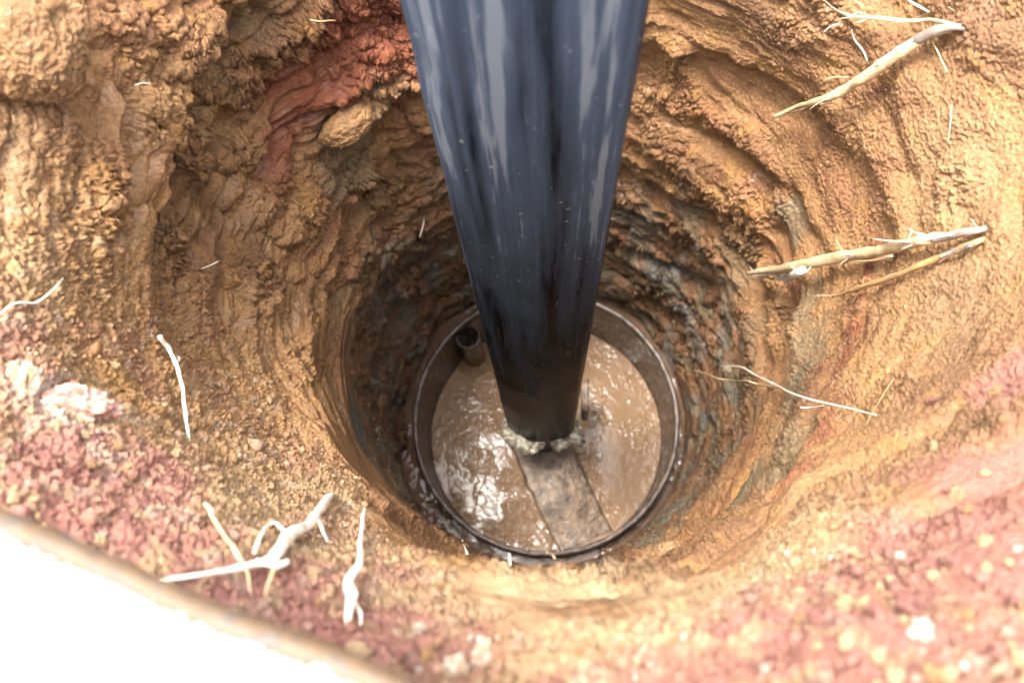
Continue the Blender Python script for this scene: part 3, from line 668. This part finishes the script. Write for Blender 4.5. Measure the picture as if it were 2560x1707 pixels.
me.loops.add(len(ff)*3); me.loops.foreach_set('vertex_index', ff.astype(np.int32).reshape(-1)); me.polygons.add(len(ff)); me.polygons.foreach_set('loop_start', np.arange(0, len(ff)*3, 3, dtype=np.int32)); me.update(calc_edges=True)
pal = np.array([PAL, WHT, PNK, OCH, YEL, PNK*.6, OCH2]); cc = T[sel[:, 0], sel[:, 1]]*.78 + .22*pal[rng.integers(0, len(pal), NC)]
cc = np.concatenate([np.repeat(cc, len(iv), 0), np.ones((NC*len(iv), 1))], 1)
at3 = me.attributes.new('tint', 'FLOAT_COLOR', 'POINT'); at3.data.foreach_set('color', cc.astype(np.float32).reshape(-1))
w3 = me.attributes.new('wet', 'FLOAT', 'POINT'); w3.data.foreach_set('value', np.full(NC*len(iv), .3, np.float32))
tag(link('soil_crumbs', me, M['soil']), kind='stuff')

# ------------------------------------------------------------------ white board in the near left corner
BD = .345
edge = [(-420,1120),(-200,1215),(0,1308),(150,1372),(300,1438),(430,1500),(560,1558),(700,1606),(820,1650),(960,1712),(1100,1780),(1300,1880)]
ep = np.array([at_depth(x, y+8, BD) for x, y in edge])
def bez(ps, n):
    s = np.linspace(0, len(ps)-1, n); return np.stack([np.interp(s, np.arange(len(ps)), ps[:, i]) for i in range(3)], -1)
ee = bez(ep, 160)
inn = np.array([-.35, -.94, 0])                  # away from the pit
bo = tag(empty('board', ee[80]), 'white board with a mud crusted edge in the lower left corner', 'board')
rows = []
for dz, t in ((-.012, 0.0), (-.001, 0.0), (0, .001), (0, .06), (0, .15), (0, .45), (-.012, .45)):
    r_ = ee + inn*t; r_[:, 2] += dz; rows.append(r_)
bmw = MatB('white_painted_board'); g = bmw.n('NewGeometry').outputs['Position']
cc = bmw.mix(bmw.ramp(bmw.noise(g, 24, 3, .6), [(.66, 0.0), (.76, .5)]), (.34, .34, .33), (.28, .255, .22))
M['board'] = bmw.set(col=cc, rough=.45)
link('panel', grid_mesh('panel', np.array(rows)), M['board'], bo, smooth=False)
cr = []
for i, (wd, hh) in enumerate(((-.004, -.010), (-.006, -.003), (-.0035, .003), (.0, .0042), (.5, .0035), (.85, .002), (1.0, -.0006))):
    s = np.arange(160)
    wv = .0030 + .0024*perlin(s*.11, 0*s, 0*s+2) + .0028*perlin(s*.35, 0*s+4, 0*s)
    r_ = ee + inn*(wd if wd <= 0 else 0) + inn*((wv*wd)[:, None] if wd > 0 else 0)
    r_[:, 2] += hh + (.0016*perlin(s*.4, 0*s+i*.9, 0*s) if i < 6 else 0); cr.append(r_)
mb = MatB('dried_mud_crust'); g = mb.n('NewGeometry').outputs['Position']
cm_ = mb.ramp(mb.noise(g, 130, 3, .6), [(.38, (.075, .052, .034)), (.52, (.11, .065, .030)), (.66, (.065, .055, .046))])
link('mud_crust', grid_mesh('mud_crust', np.array(cr)), mb.set(col=cm_, rough=.6), bo)
for (px, py, s_) in ((492,1680,.0022),(498,1664,.0022),(684,1672,.0015),(38,1432,.0016),(150,1655,.0008)):
    p = at_depth(px, py, BD)
    bm = bmesh.new(); bmesh.ops.create_icosphere(bm, subdivisions=3, radius=1); me = bpy.data.meshes.new('mud_splash'); bm.to_mesh(me); bm.free()
    for v in me.vertices: v.co = Vector((p[0]+v.co.x*s_*.8, p[1]+v.co.y*s_*1.5, p[2]+.0002+v.co.z*.0006))
    link('mud_splash', me, M['root_brown'], bo)
print('objects', len(bpy.data.objects), 'script done')
